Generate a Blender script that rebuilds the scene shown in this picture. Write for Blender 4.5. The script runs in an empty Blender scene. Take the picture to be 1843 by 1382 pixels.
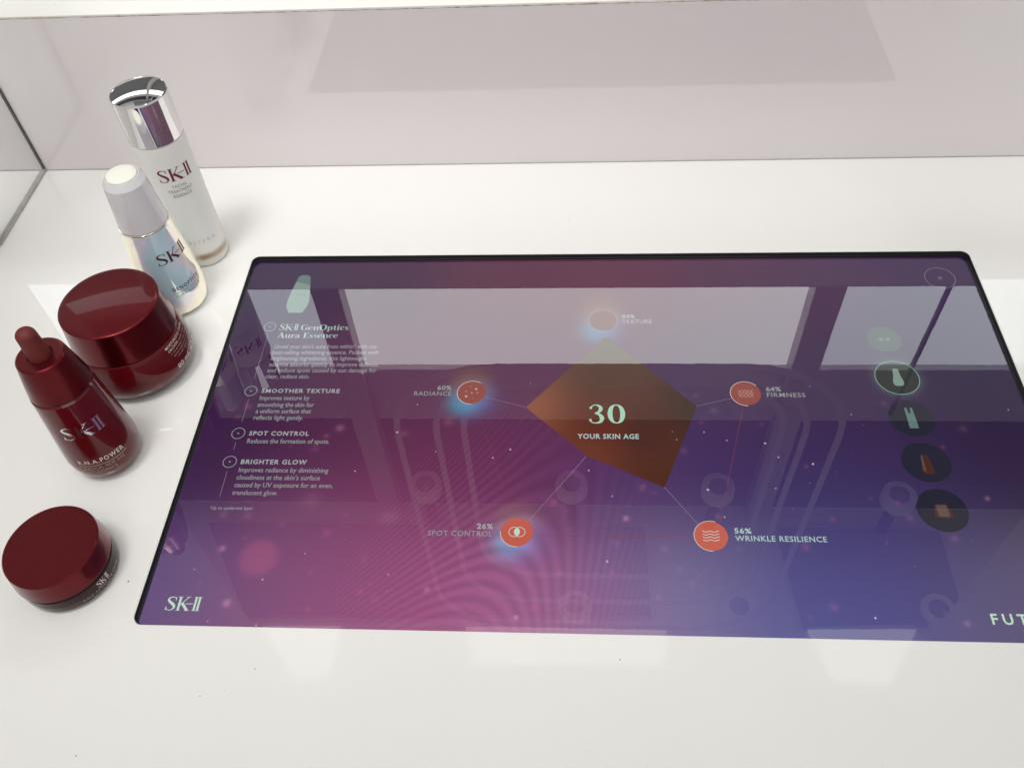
import bpy, bmesh, math, random
from mathutils import Vector, Matrix
random.seed(7)
SC = bpy.context.scene
COL = SC.collection
# ------------------------------------------------------------------ camera
W, H = 0.48, 0.26863
F = 1580.0
PU, PV = 921.5, 691.0
CAM = Vector((0.21933992, -0.17460286, 0.40735677))
R0 = Vector((0.99781211, 0.04314213, -0.05009744))
R1 = Vector((0.00201202, -0.77721325, -0.62923407))
R2 = Vector((-0.06608289, 0.62775658, -0.77559959))
cam = bpy.data.cameras.new('camera')
cam.sensor_width = 36.0
cam.lens = 36.0 * F / 1843.0
cam.clip_start, cam.clip_end = 0.01, 50.0
cobj = bpy.data.objects.new('camera', cam)
COL.objects.link(cobj)
m = Matrix.Identity(4)
for i in range(3):
    m[i][0], m[i][1], m[i][2], m[i][3] = R0[i], -R1[i], -R2[i], CAM[i]
cobj.matrix_world = m
SC.camera = cobj
# ------------------------------------------------------------------ world, exposure
wd = bpy.data.worlds.new('World')
SC.world = wd
wd.use_nodes = True
wd.node_tree.nodes['Background'].inputs[0].default_value = (1.0, 0.99, 0.98, 1)
wd.node_tree.nodes['Background'].inputs[1].default_value = 0.53
SC.view_settings.view_transform = 'Standard'
SC.view_settings.look = 'None'
SC.view_settings.exposure = 0.0
SC.view_settings.gamma = 1.0
SC.cycles.use_denoising = True
SC.cycles.max_bounces = 10
SC.cycles.transparent_max_bounces = 16
SC.cycles.caustics_reflective = True
SC.cycles.sample_clamp_indirect = 6.0
WINDOW_L = 3.5
# added soft spots, no known fixture, brighten the counter back and low wall
for lx, tx, en in ((-0.32, -0.30, 112.0), (0.58, 0.46, 82.0)):
    sp = bpy.data.lights.new('added_wash_lamp', 'SPOT')
    sp.energy = en; sp.color = (1.0, 0.985, 0.97); sp.shadow_soft_size = 0.30
    sp.spot_size = math.radians(36); sp.spot_blend = 1.0
    spo = bpy.data.objects.new('added_wash_lamp', sp)
    COL.objects.link(spo)
    spo.location = (lx, -0.35, 2.30)
    spo.rotation_euler = (Vector((tx, 0.41, 0.0)) - spo.location).to_track_quat('-Z', 'Y').to_euler()

# ------------------------------------------------------------------ measuring helpers (photo pixels to a real plane)
def ray(u, v):
    a, b = (u - PU) / F, (v - PV) / F
    return R0 * a + R1 * b + R2

def onz(u, v, z=0.0):
    d = ray(u, v)
    return CAM + d * ((z - CAM.z) / d.z)

ZG = -0.0038          # top of the screen glass
ZD = -0.0049          # display surface
def disp(u, v):
    p = onz(u, v, ZD)
    return p.x, p.y

def mirror_z(u, v, z):      # where a ray mirrored by the glass meets the level z
    p = onz(u, v, ZG); d = ray(u, v); d.z = -d.z
    return p + d * ((z - ZG) / d.z)

# ------------------------------------------------------------------ materials
def mat(name):
    mt = bpy.data.materials.new(name)
    mt.use_nodes = True
    return mt, mt.node_tree.nodes, mt.node_tree.links, mt.node_tree.nodes['Principled BSDF']

def principled(name, col, rough=0.4, metal=0.0, coat=0.0, coat_rough=0.03, ior=1.5, coat_ior=1.5, spec=0.5, bump=0.0, bump_scale=400, var=0.0, var_scale=60):
    mt, n, l, b = mat(name)
    b.inputs['Base Color'].default_value = (*col, 1)
    b.inputs['Roughness'].default_value = rough
    b.inputs['Metallic'].default_value = metal
    b.inputs['Coat Weight'].default_value = coat
    b.inputs['Coat Roughness'].default_value = coat_rough
    b.inputs['Coat IOR'].default_value = coat_ior
    b.inputs['IOR'].default_value = ior
    b.inputs['Specular IOR Level'].default_value = spec
    tc = n.new('ShaderNodeTexCoord')
    if bump:
        nz = n.new('ShaderNodeTexNoise'); nz.inputs['Scale'].default_value = bump_scale; nz.inputs['Detail'].default_value = 3
        bp = n.new('ShaderNodeBump'); bp.inputs['Strength'].default_value = bump; bp.inputs['Distance'].default_value = 0.001
        l.new(tc.outputs['Object'], nz.inputs['Vector']); l.new(nz.outputs['Fac'], bp.inputs['Height']); l.new(bp.outputs['Normal'], b.inputs['Normal'])
    if var:
        nz = n.new('ShaderNodeTexNoise'); nz.inputs['Scale'].default_value = var_scale; nz.inputs['Detail'].default_value = 6
        mr = n.new('ShaderNodeMapRange'); mr.inputs['To Min'].default_value = 1 - var; mr.inputs['To Max'].default_value = 1 + var
        mx = n.new('ShaderNodeMix'); mx.data_type = 'RGBA'; mx.blend_type = 'MULTIPLY'; mx.inputs['Factor'].default_value = 1
        mx.inputs['A'].default_value = (*col, 1)
        l.new(tc.outputs['Object'], nz.inputs['Vector']); l.new(nz.outputs['Fac'], mr.inputs['Value'])
        l.new(mr.outputs['Result'], mx.inputs['B']); l.new(mx.outputs['Result'], b.inputs['Base Color'])
    return mt

def emitter(name, col, strength):
    mt, n, l, b = mat(name)
    n.remove(b)
    e = n.new('ShaderNodeEmission')
    e.inputs[0].default_value = (*col, 1); e.inputs[1].default_value = strength
    l.new(e.outputs[0], n['Material Output'].inputs[0])
    return mt

def thin_glass(name, ior, gain=1.0, tint=(1, 1, 1), bump=0.0, rough=0.0):
    mt, n, l, b = mat(name)
    n.remove(b)
    fr = n.new('ShaderNodeFresnel'); fr.inputs['IOR'].default_value = ior
    mu = n.new('ShaderNodeMath'); mu.operation = 'MULTIPLY'; mu.inputs[1].default_value = gain; mu.use_clamp = True
    tr = n.new('ShaderNodeBsdfTransparent'); tr.inputs[0].default_value = (*tint, 1)
    gl = n.new('ShaderNodeBsdfGlossy'); gl.inputs['Roughness'].default_value = rough
    mx = n.new('ShaderNodeMixShader')
    l.new(fr.outputs[0], mu.inputs[0]); l.new(mu.outputs[0], mx.inputs[0]); l.new(tr.outputs[0], mx.inputs[1]); l.new(gl.outputs[0], mx.inputs[2])
    l.new(mx.outputs[0], n['Material Output'].inputs[0])
    if bump:
        tc = n.new('ShaderNodeTexCoord'); nz = n.new('ShaderNodeTexNoise'); nz.inputs['Scale'].default_value = 90
        bp = n.new('ShaderNodeBump'); bp.inputs['Strength'].default_value = bump; bp.inputs['Distance'].default_value = 0.0005
        l.new(tc.outputs['Object'], nz.inputs['Vector']); l.new(nz.outputs['Fac'], bp.inputs['Height']); l.new(bp.outputs['Normal'], gl.inputs['Normal'])
    return mt

M = {}
M['counter'] = principled('glossy_white_counter', (0.845, 0.835, 0.815), rough=0.32, coat=1.0, coat_rough=0.015, coat_ior=1.5, spec=0.1, var=0.015, var_scale=14, bump=0.012, bump_scale=25)
M['wall'] = principled('glossy_white_wall', (0.765, 0.715, 0.725), rough=0.3, coat=1.0, coat_rough=0.02, coat_ior=1.72, spec=0.1, var=0.015, var_scale=9, bump=0.01, bump_scale=18)
M['ledge'] = principled('ledge_white', (0.90, 0.89, 0.84), rough=0.45, var=0.03, var_scale=30)
M['chip'] = principled('chipped_brown_edge', (0.30, 0.25, 0.20), rough=0.8, var=0.6, var_scale=120)
M['black'] = principled('black_rim', (0.012, 0.012, 0.013), rough=0.35)
M['screen_glass'] = thin_glass('screen_cover_glass', 1.5, 1.95, bump=0.006)
M['pane'] = thin_glass('clear_glass', 1.5, 1.0, tint=(0.98, 0.99, 0.985))
M['glass_edge'] = principled('glass_edge', (0.075, 0.075, 0.065), rough=0.25, var=0.5, var_scale=200)
M['seal'] = principled('grey_seal', (0.48, 0.47, 0.43), rough=0.5, var=0.35, var_scale=150)
M['lid_red'] = principled('red_metallic_lid', (0.128, 0.0062, 0.0100), rough=0.38, metal=0.85, coat=0.95, coat_rough=0.03, coat_ior=1.19, bump=0.02, bump_scale=3000)
M['side_red'] = principled('red_lacquer', (0.125, 0.0042, 0.009), rough=0.28, metal=0.85, coat=0.7, coat_rough=0.05, coat_ior=1.22)
M['glass_red'] = principled('dark_red_glass', (0.100, 0.0025, 0.0055), rough=0.3, metal=0.0, spec=0.05, coat=1.0, coat_rough=0.02, coat_ior=1.40)
M['glass_dark'] = principled('very_dark_red_glass', (0.026, 0.005, 0.006), rough=0.3, spec=0.05, coat=1.0, coat_rough=0.05, coat_ior=1.30)
M['rubber'] = principled('dark_red_rubber', (0.13, 0.011, 0.010), rough=0.62, bump=0.05, bump_scale=1500)
M['groove'] = principled('dark_groove', (0.02, 0.006, 0.007), rough=0.5)
M['chrome'] = principled('polished_chrome', (0.86, 0.85, 0.86), rough=0.035, metal=1.0)
M['silver'] = principled('silver_foil', (0.72, 0.70, 0.72), rough=0.18, metal=1.0)
M['white_cap'] = principled('white_cap', (0.66, 0.65, 0.68), rough=0.22, coat=0.8, coat_rough=0.05, coat_ior=1.45)
M['button'] = principled('off_white_rubber', (0.80, 0.80, 0.72), rough=0.6)
M['pearl_rim'] = principled('pearl_rim', (0.85, 0.82, 0.70), rough=0.12, metal=0.9)
M['red_ink'] = principled('dark_red_ink', (0.17, 0.012, 0.028), rough=0.4)
M['maroon_ink'] = principled('maroon_ink', (0.085, 0.006, 0.020), rough=0.4)
M['grey_ink'] = principled('grey_ink', (0.20, 0.19, 0.18), rough=0.5)
M['black_ink'] = principled('black_ink', (0.03, 0.02, 0.03), rough=0.5)
M['faint_ink'] = principled('faint_ink', (0.60, 0.60, 0.57), rough=0.5)
M['dim_ink'] = principled('dim_pink_ink', (0.36, 0.26, 0.25), rough=0.5)
M['pale_ink'] = principled('pale_ink', (0.62, 0.55, 0.53), rough=0.4)
M['dust'] = principled('dust', (0.05, 0.045, 0.04), rough=0.9)

# frosted glass: milky, amber residue near the thick base
def frosted():
    mt, n, l, b = mat('frosted_glass')
    b.inputs['Roughness'].default_value = 0.42
    b.inputs['Specular IOR Level'].default_value = 0.5
    tc = n.new('ShaderNodeTexCoord'); sp = n.new('ShaderNodeSeparateXYZ'); l.new(tc.outputs['Object'], sp.inputs[0])
    rp = n.new('ShaderNodeValToRGB'); mr = n.new('ShaderNodeMapRange')
    mr.inputs['From Max'].default_value = 0.10
    l.new(sp.outputs['Z'], mr.inputs['Value']); l.new(mr.outputs[0], rp.inputs[0])
    cr = rp.color_ramp
    cr.elements[0].position = 0.0; cr.elements[0].color = (0.86, 0.86, 0.825, 1)
    cr.elements[1].position = 1.0; cr.elements[1].color = (0.84, 0.84, 0.81, 1)
    for p, c in ((0.05, (0.74, 0.73, 0.68)), (0.16, (0.86, 0.85, 0.80)), (0.3, (0.86, 0.86, 0.825))):
        e = cr.elements.new(p); e.color = (*c, 1)
    # amber patch
    nz = n.new('ShaderNodeTexNoise'); nz.inputs['Scale'].default_value = 90; l.new(tc.outputs['Object'], nz.inputs['Vector'])
    zr = n.new('ShaderNodeMapRange'); zr.interpolation_type = 'SMOOTHSTEP'
    zc = n.new('ShaderNodeMath'); zc.operation = 'SUBTRACT'; zc.inputs[1].default_value = 0.0098; l.new(sp.outputs['Z'], zc.inputs[0])
    za = n.new('ShaderNodeMath'); za.operation = 'ABSOLUTE'; l.new(zc.outputs[0], za.inputs[0])
    zr.inputs['From Min'].default_value = 0.0042; zr.inputs['From Max'].default_value = 0.0004; l.new(za.outputs[0], zr.inputs['Value'])
    # only the side towards -35 degrees
    dt = n.new('ShaderNodeVectorMath'); dt.operation = 'DOT_PRODUCT'; dt.inputs[1].default_value = (math.cos(math.radians(-42)), math.sin(math.radians(-42)), 0)
    l.new(tc.outputs['Object'], dt.inputs[0])
    ar = n.new('ShaderNodeMapRange'); ar.interpolation_type = 'SMOOTHSTEP'; ar.inputs['From Min'].default_value = 0.0075; ar.inputs['From Max'].default_value = 0.0145
    l.new(dt.outputs['Value'], ar.inputs['Value'])
    m1 = n.new('ShaderNodeMath'); m1.operation = 'MULTIPLY'; l.new(zr.outputs[0], m1.inputs[0]); l.new(ar.outputs[0], m1.inputs[1])
    m2 = n.new('ShaderNodeMath'); m2.operation = 'MULTIPLY'; l.new(m1.outputs[0], m2.inputs[0]); l.new(nz.outputs['Fac'], m2.inputs[1])
    m3 = n.new('ShaderNodeMath'); m3.operation = 'MULTIPLY'; m3.inputs[1].default_value = 1.5; m3.use_clamp = True; l.new(m2.outputs[0], m3.inputs[0])
    mx = n.new('ShaderNodeMix'); mx.data_type = 'RGBA'; mx.inputs['B'].default_value = (0.36, 0.22, 0.11, 1)
    l.new(m3.outputs[0], mx.inputs['Factor']); l.new(rp.outputs[0], mx.inputs['A']); l.new(mx.outputs['Result'], b.inputs['Base Color'])
    b.inputs['Subsurface Weight'].default_value = 0.25
    b.inputs['Subsurface Radius'].default_value = (0.006, 0.006, 0.005)
    b.inputs['Subsurface Scale'].default_value = 0.5
    return mt
M['frosted'] = frosted()

# pearl glass: a blue green body under a warm interference sheen
def pearl():
    mt, n, l, b = mat('pearl_glass')
    n.remove(b)
    tc = n.new('ShaderNodeTexCoord')
    nz = n.new('ShaderNodeTexNoise'); nz.inputs['Scale'].default_value = 55; nz.inputs['Detail'].default_value = 3; l.new(tc.outputs['Object'], nz.inputs['Vector'])
    lw = n.new('ShaderNodeLayerWeight'); lw.inputs['Blend'].default_value = 0.35
    ad = n.new('ShaderNodeMath'); ad.operation = 'MULTIPLY_ADD'; ad.inputs[1].default_value = 0.55; l.new(nz.outputs['Fac'], ad.inputs[0]); l.new(lw.outputs['Facing'], ad.inputs[2])
    rp = n.new('ShaderNodeValToRGB'); l.new(ad.outputs[0], rp.inputs[0])
    cr = rp.color_ramp
    cr.elements[0].position = 0.25; cr.elements[0].color = (0.30, 0.52, 0.56, 1)
    cr.elements[1].position = 1.0; cr.elements[1].color = (0.72, 0.72, 0.66, 1)
    for p, c in ((0.42, (0.35, 0.52, 0.59)), (0.52, (0.47, 0.51, 0.62)), (0.62, (0.66, 0.60, 0.56)), (0.76, (0.66, 0.68, 0.50))):
        e = cr.elements.new(p); e.color = (*c, 1)
    df = n.new('ShaderNodeBsdfDiffuse'); l.new(rp.outputs[0], df.inputs[0])
    gl = n.new('ShaderNodeBsdfGlossy'); gl.inputs['Roughness'].default_value = 0.07; gl.inputs['Color'].default_value = (0.52, 0.475, 0.41, 1)
    g2 = n.new('ShaderNodeAddShader'); l.new(df.outputs[0], g2.inputs[0]); l.new(gl.outputs[0], g2.inputs[1])
    l.new(g2.outputs[0], n['Material Output'].inputs[0])
    df.inputs['Roughness'].default_value = 0.2
    return mt
M['pearl'] = pearl()

# ------------------------------------------------------------------ mesh helpers
def link(name, mesh, material=None, parent=None, loc=None):
    o = bpy.data.objects.new(name, mesh)
    COL.objects.link(o)
    if material is not None:
        for mm in (material if isinstance(material, (list, tuple)) else [material]):
            mesh.materials.append(mm)
    if parent is not None:
        o.parent = parent
    if loc is not None:
        o.location = loc
    return o

def mesh_from(name, verts, faces, smooth=False, angle=None):
    me = bpy.data.meshes.new(name)
    me.from_pydata([tuple(v) for v in verts], [], [tuple(f) for f in faces])
    me.validate()
    if smooth:
        for p in me.polygons: p.use_smooth = True
        if angle: me.set_sharp_from_angle(angle=math.radians(angle))
    me.update()
    return me

def tag(o, label=None, cat=None, group=None, kind=None):
    if label: o['label'] = label
    if cat: o['category'] = cat
    if group: o['group'] = group
    if kind: o['kind'] = kind
    return o

def thing(name, label, cat, loc=(0, 0, 0), group=None):
    o = bpy.data.objects.new(name, None)
    COL.objects.link(o)
    o.empty_display_size = 0.02
    o.location = loc
    return tag(o, label, cat, group)

def box(x0, x1, y0, y1, z0, z1, bevel=0.0):
    bm = bmesh.new()
    bmesh.ops.create_cube(bm, size=1)
    for v in bm.verts:
        v.co = Vector(((x0 + x1) / 2 + v.co.x * (x1 - x0), (y0 + y1) / 2 + v.co.y * (y1 - y0), (z0 + z1) / 2 + v.co.z * (z1 - z0)))
    if bevel:
        bmesh.ops.bevel(bm, geom=list(bm.edges), offset=bevel, segments=2, affect='EDGES', profile=0.5)
    me = bpy.data.meshes.new('box')
    bm.to_mesh(me); bm.free()
    return me

def fillet(pts, seg=6):
    """pts: (r, z[, radius]) -> polyline with rounded corners"""
    out = []
    n = len(pts)
    for i, p in enumerate(pts):
        rad = p[2] if len(p) > 2 else 0
        c = Vector(p[:2])
        if rad <= 0 or i in (0, n - 1):
            out.append((c.x, c.y)); continue
        a = Vector(pts[i - 1][:2]) - c; b = Vector(pts[i + 1][:2]) - c
        la, lb = a.length, b.length
        a.normalize(); b.normalize()
        ang = a.angle(b)
        t = min(rad / math.tan(ang / 2), la * 0.49, lb * 0.49)
        p0, p1 = c + a * t, c + b * t
        for k in range(seg + 1):
            s = k / seg
            q = p0 * (1 - s) ** 2 + c * 2 * s * (1 - s) + p1 * s ** 2
            out.append((q.x, q.y))
    return out

def lathe(profile, seg=128, angle=32):
    # support loops keep the shading of long straight runs straight
    P = [profile[0]]
    for a, b in zip(profile[:-1], profile[1:]):
        d = math.hypot(b[0] - a[0], b[1] - a[1])
        if d > 0.0028 and min(a[0], b[0]) > 1e-6:
            t = 0.00012 / d
            P += [(a[0] + (b[0] - a[0]) * t, a[1] + (b[1] - a[1]) * t), (a[0] + (b[0] - a[0]) * (1 - t), a[1] + (b[1] - a[1]) * (1 - t))]
        P.append(b)
    profile = P
    verts, faces, rings = [], [], []
    for r, z in profile:
        if r < 1e-6:
            rings.append([len(verts)]); verts.append((0, 0, z))
        else:
            rings.append(list(range(len(verts), len(verts) + seg)))
            for k in range(seg):
                a = 2 * math.pi * k / seg
                verts.append((r * math.cos(a), r * math.sin(a), z))
    for A, B in zip(rings[:-1], rings[1:]):
        for k in range(seg):
            k2 = (k + 1) % seg
            if len(A) == 1 and len(B) == 1: continue
            if len(A) == 1: faces.append((A[0], B[k2], B[k]))
            elif len(B) == 1: faces.append((A[k], A[k2], B[0]))
            else: faces.append((A[k], A[k2], B[k2], B[k]))
    return mesh_from('lathe', verts, faces, True, angle)

def spline(pts, n=12):
    """Catmull-Rom through (r,z) control points"""
    out = []
    P = [pts[0]] + list(pts) + [pts[-1]]
    for i in range(1, len(P) - 2):
        p0, p1, p2, p3 = (Vector(P[i + k]) for k in (-1, 0, 1, 2))
        for k in range(n):
            t = k / n
            q = 0.5 * (2 * p1 + (p2 - p0) * t + (2 * p0 - 5 * p1 + 4 * p2 - p3) * t * t + (3 * p1 - p0 - 3 * p2 + p3) * t ** 3)
            out.append(tuple(q))
    out.append(tuple(pts[-1]))
    return out

# ------------------------------------------------------------------ lettering: 2-D shapes = (verts, faces)
class Shape:
    def __init__(s): s.v, s.f = [], []
    def poly(s, pts):
        b = len(s.v); s.v += [tuple(p) for p in pts]; s.f.append(tuple(range(b, b + len(pts))))
    def rect(s, x0, y0, x1, y1): s.poly([(x0, y0), (x1, y0), (x1, y1), (x0, y1)])
    def brush(s, pts, closed=False, n=7):
        P = [Vector(p) for p in pts]
        if closed: P = [P[-1]] + P + [P[0], P[1]]
        else: P = [P[0] * 2 - P[1]] + P + [P[-1] * 2 - P[-2]]
        L = []
        for i in range(1, len(P) - 2):
            p0, p1, p2, p3 = P[i - 1], P[i], P[i + 1], P[i + 2]
            for k in range(n):
                t = k / n
                L.append(0.5 * (2 * p1 + (p2 - p0) * t + (2 * p0 - 5 * p1 + 4 * p2 - p3) * t * t + (3 * p1 - p0 - 3 * p2 + p3) * t ** 3))
        if not closed: L.append(P[-2])
        b = len(s.v); N = len(L)
        for i, p in enumerate(L):
            q0 = L[(i - 1) % N] if (closed or i > 0) else L[i]
            q1 = L[(i + 1) % N] if (closed or i < N - 1) else L[i]
            t = Vector((q1.x - q0.x, q1.y - q0.y)); t.normalize()
            nx, ny = -t.y, t.x
            w = max(p.z, 1e-5) / 2
            s.v += [(p.x + nx * w, p.y + ny * w), (p.x - nx * w, p.y - ny * w)]
        for i in range(N if closed else N - 1):
            j = (i + 1) % N
            s.f.append((b + 2 * i, b + 2 * i + 1, b + 2 * j + 1, b + 2 * j))
    def bar(s, x0, y0, x1, y1, w, w2=None):
        w2 = w if w2 is None else w2
        d = Vector((x1 - x0, y1 - y0)); d.normalize(); n = Vector((-d.y, d.x))
        s.poly([(x0 + n.x * w / 2, y0 + n.y * w / 2), (x0 - n.x * w / 2, y0 - n.y * w / 2), (x1 - n.x * w2 / 2, y1 - n.y * w2 / 2), (x1 + n.x * w2 / 2, y1 + n.y * w2 / 2)])
    def disc(s, cx, cy, r, n=20): s.poly([(cx + r * math.cos(2 * math.pi * k / n), cy + r * math.sin(2 * math.pi * k / n)) for k in range(n)])
    def add(s, o, dx=0, dy=0, sx=1, sy=1):
        b = len(s.v); s.v += [(x * sx + dx, y * sy + dy) for x, y in o.v]; s.f += [tuple(b + i for i in f) for f in o.f]
    def ext(s):
        xs = [p[0] for p in s.v]; ys = [p[1] for p in s.v]
        return min(xs), max(xs), min(ys), max(ys)

def logo():
    g = Shape()
    g.brush([(0.53, 0.76, .02), (0.50, 0.90, .035), (0.34, 0.975, .05), (0.15, 0.90, .09), (0.10, 0.74, .135), (0.24, 0.585, .165), (0.43, 0.43, .175), (0.52, 0.25, .135), (0.44, 0.08, .07), (0.27, 0.022, .048), (0.10, 0.09, .035), (0.04, 0.27, .02)])
    g.poly([(0.515, 0.98), (0.545, 0.98), (0.555, 0.70), (0.535, 0.70), (0.49, 0.86)])
    g.poly([(0.02, 0.02), (0.05, 0.02), (0.10, 0.13), (0.05, 0.30), (0.03, 0.30)])
    g.rect(0.72, 0.03, 0.86, 0.97); g.rect(0.645, 0, 0.935, 0.032); g.rect(0.645, 0.968, 0.935, 1.0)
    g.bar(0.84, 0.40, 1.27, 0.975, .05); g.rect(1.13, 0.968, 1.39, 1.0)
    g.bar(0.93, 0.56, 1.33, 0.015, .165); g.rect(1.17, 0, 1.47, 0.032)
    g.rect(1.16, 0.47, 1.60, 0.52)
    for x in (1.665, 1.875):
        g.rect(x, 0.03, x + 0.125, 0.97)
    g.rect(1.60, 0, 2.065, 0.032); g.rect(1.60, 0.968, 2.065, 1.0)
    return g
LOGO = logo()

def serif_glyphs():
    G = {}
    def new(c, w): s = Shape(); G[c] = (s, w); return s
    s = new('G', .84)
    s.brush([(.70, .80, .04), (.60, .93, .05), (.42, .98, .06), (.20, .85, .14), (.13, .50, .20), (.20, .16, .14), (.42, .02, .06), (.60, .05, .06), (.68, .14, .08)])
    s.rect(.60, .06, .76, .42); s.rect(.50, .40, .84, .45); s.poly([(.70, .98), (.74, .98), (.74, .68), (.70, .68), (.64, .86)])
    s = new('A', .86)
    s.bar(.14, .02, .42, .98, .06); s.bar(.42, .98, .70, .02, .19); s.rect(.22, .28, .60, .33); s.rect(.02, 0, .28, .045); s.rect(.52, 0, .88, .045)
    s = new('E', .74)
    s.rect(.12, 0, .31, 1); s.rect(.03, 0, .66, .05); s.rect(.03, .95, .64, 1); s.rect(.25, .49, .50, .54); s.rect(.47, .38, .51, .65)
    s.poly([(.66, 0), (.70, .30), (.66, .30), (.56, .05)]); s.poly([(.64, 1), (.66, .72), (.62, .72), (.54, .95)])
    s = new('O', .88)
    s.brush([(.44, .98, .06), (.20, .84, .16), (.13, .5, .21), (.20, .16, .16), (.44, .02, .06), (.68, .16, .16), (.75, .5, .21), (.68, .84, .16)], True)
    X = .64
    s = new('e', .56)
    s.rect(.12, .34, .47, .385)
    s.brush([(.47, .36, .09), (.44, .54, .10), (.29, .62, .05), (.13, .50, .13), (.10, .30, .17), (.16, .10, .12), (.31, .02, .06), (.46, .12, .04)])
    s = new('n', .70)
    s.rect(.10, 0, .26, X); s.rect(.02, X - .045, .2, X); s.rect(.02, 0, .33, .04); s.rect(.46, 0, .62, .46); s.rect(.39, 0, .69, .04)
    s.brush([(.25, .50, .05), (.34, .60, .08), (.45, .62, .09), (.53, .55, .14), (.54, .44, .16)])
    s = new('p', .66)
    s.rect(.10, -.30, .26, X); s.rect(.02, X - .045, .2, X); s.rect(.02, -.30, .34, -.26)
    s.brush([(.26, .52, .05), (.38, .61, .07), (.52, .50, .15), (.55, .31, .17), (.51, .12, .14), (.38, .02, .06), (.26, .08, .05)])
    s = new('t', .42)
    s.rect(.12, .12, .28, .82); s.rect(.02, .59, .38, .635); s.brush([(.20, .16, .16), (.24, .05, .10), (.33, .03, .05), (.40, .10, .03)]); s.poly([(.12, .635), (.28, .82), (.12, .70)])
    s = new('i', .36)
    s.rect(.10, 0, .26, X); s.rect(.02, X - .045, .2, X); s.rect(.02, 0, .34, .04); s.disc(.18, .86, .095)
    s = new('c', .54)
    s.brush([(.44, .50, .10), (.40, .60, .06), (.28, .62, .06), (.13, .50, .13), (.10, .30, .17), (.16, .10, .12), (.31, .02, .06), (.46, .13, .04)]); s.disc(.41, .50, .08)
    s = new('s', .48)
    s.brush([(.38, .48, .03), (.34, .58, .05), (.23, .615, .06), (.12, .54, .09), (.12, .42, .12), (.25, .32, .14), (.36, .22, .13), (.36, .10, .09), (.25, .025, .06), (.12, .05, .05), (.07, .17, .03)])
    s = new('u', .70)
    s.rect(.10, .16, .26, X); s.rect(.02, X - .04, .2, X); s.rect(.46, 0, .62, X); s.rect(.38, X - .04, .5, X); s.rect(.5, 0, .70, .04)
    s.brush([(.18, .20, .16), (.20, .08, .13), (.30, .025, .08), (.40, .06, .06), (.47, .14, .05)])
    s = new('r', .50)
    s.rect(.10, 0, .26, X); s.rect(.02, X - .045, .2, X); s.rect(.02, 0, .34, .04)
    s.brush([(.25, .46, .05), (.32, .58, .07), (.41, .60, .08)]); s.disc(.42, .55, .085)
    s = new('a', .60)
    s.rect(.36, .06, .51, .46); s.brush([(.12, .50, .10), (.18, .60, .06), (.29, .625, .06), (.40, .57, .11), (.435, .44, .15)]); s.disc(.14, .49, .075)
    s.brush([(.40, .37, .05), (.24, .31, .07), (.10, .20, .14), (.12, .07, .12), (.24, .025, .06), (.38, .12, .04)]); s.poly([(.36, .08), (.51, .12), (.56, .02), (.44, 0)])
    s = new('3', .66)
    s.brush([(.10, .80, .06), (.18, .92, .05), (.33, .97, .05), (.49, .88, .13), (.52, .74, .16), (.44, .60, .11), (.28, .535, .05)])
    s.brush([(.28, .525, .05), (.45, .47, .11), (.56, .30, .18), (.51, .10, .13), (.33, .02, .06), (.16, .05, .05), (.06, .16, .06)]); s.disc(.11, .81, .06); s.disc(.09, .17, .06)
    s = new('0', .80)
    s.brush([(.40, .975, .05), (.21, .84, .15), (.14, .5, .205), (.21, .16, .15), (.40, .025, .05), (.59, .16, .15), (.66, .5, .205), (.59, .84, .15)], True)
    return G
SERIF = serif_glyphs()

def serif(text, track=0.0):
    g = Shape(); x = 0
    for ch in text:
        if ch == ' ': x += 0.30; continue
        s, w = SERIF[ch]; g.add(s, x, 0); x += w + track
    return g

def sans(text, space=1.0, bold=0.0):
    cu = bpy.data.curves.new('lettering', 'FONT')
    cu.body = text; cu.fill_mode = 'FRONT'; cu.resolution_u = 2
    cu.space_character = space; cu.offset = bold
    o = bpy.data.objects.new('lettering', cu)
    COL.objects.link(o)
    me = o.to_mesh()
    g = Shape()
    g.v = [(v.co.x, v.co.y) for v in me.vertices]
    g.f = [tuple(p.vertices) for p in me.polygons]
    o.to_mesh_clear()
    bpy.data.objects.remove(o); bpy.data.curves.remove(cu)
    return g
CAP = sans('H').ext()[3]

# =================================================================== SETTING
YW = 0.36768          # front face of the back wall
ZW = 0.1240           # its height
X0, X1, YF = -1.0, 1.45, -0.42
RAD = 0.0052
def rounded(inset, z, seg=10):
    x0, x1, y0, y1 = inset, W - inset, inset, H - inset
    r = max(RAD - inset, 0.0015)
    pts = []
    for cx, cy, a0 in ((x1 - r, y0 + r, -90), (x1 - r, y1 - r, 0), (x0 + r, y1 - r, 90), (x0 + r, y0 + r, 180)):
        for k in range(seg + 1):
            a = math.radians(a0 + 90 * k / seg)
            pts.append((cx + r * math.cos(a), cy + r * math.sin(a), z))
    return pts

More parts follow.
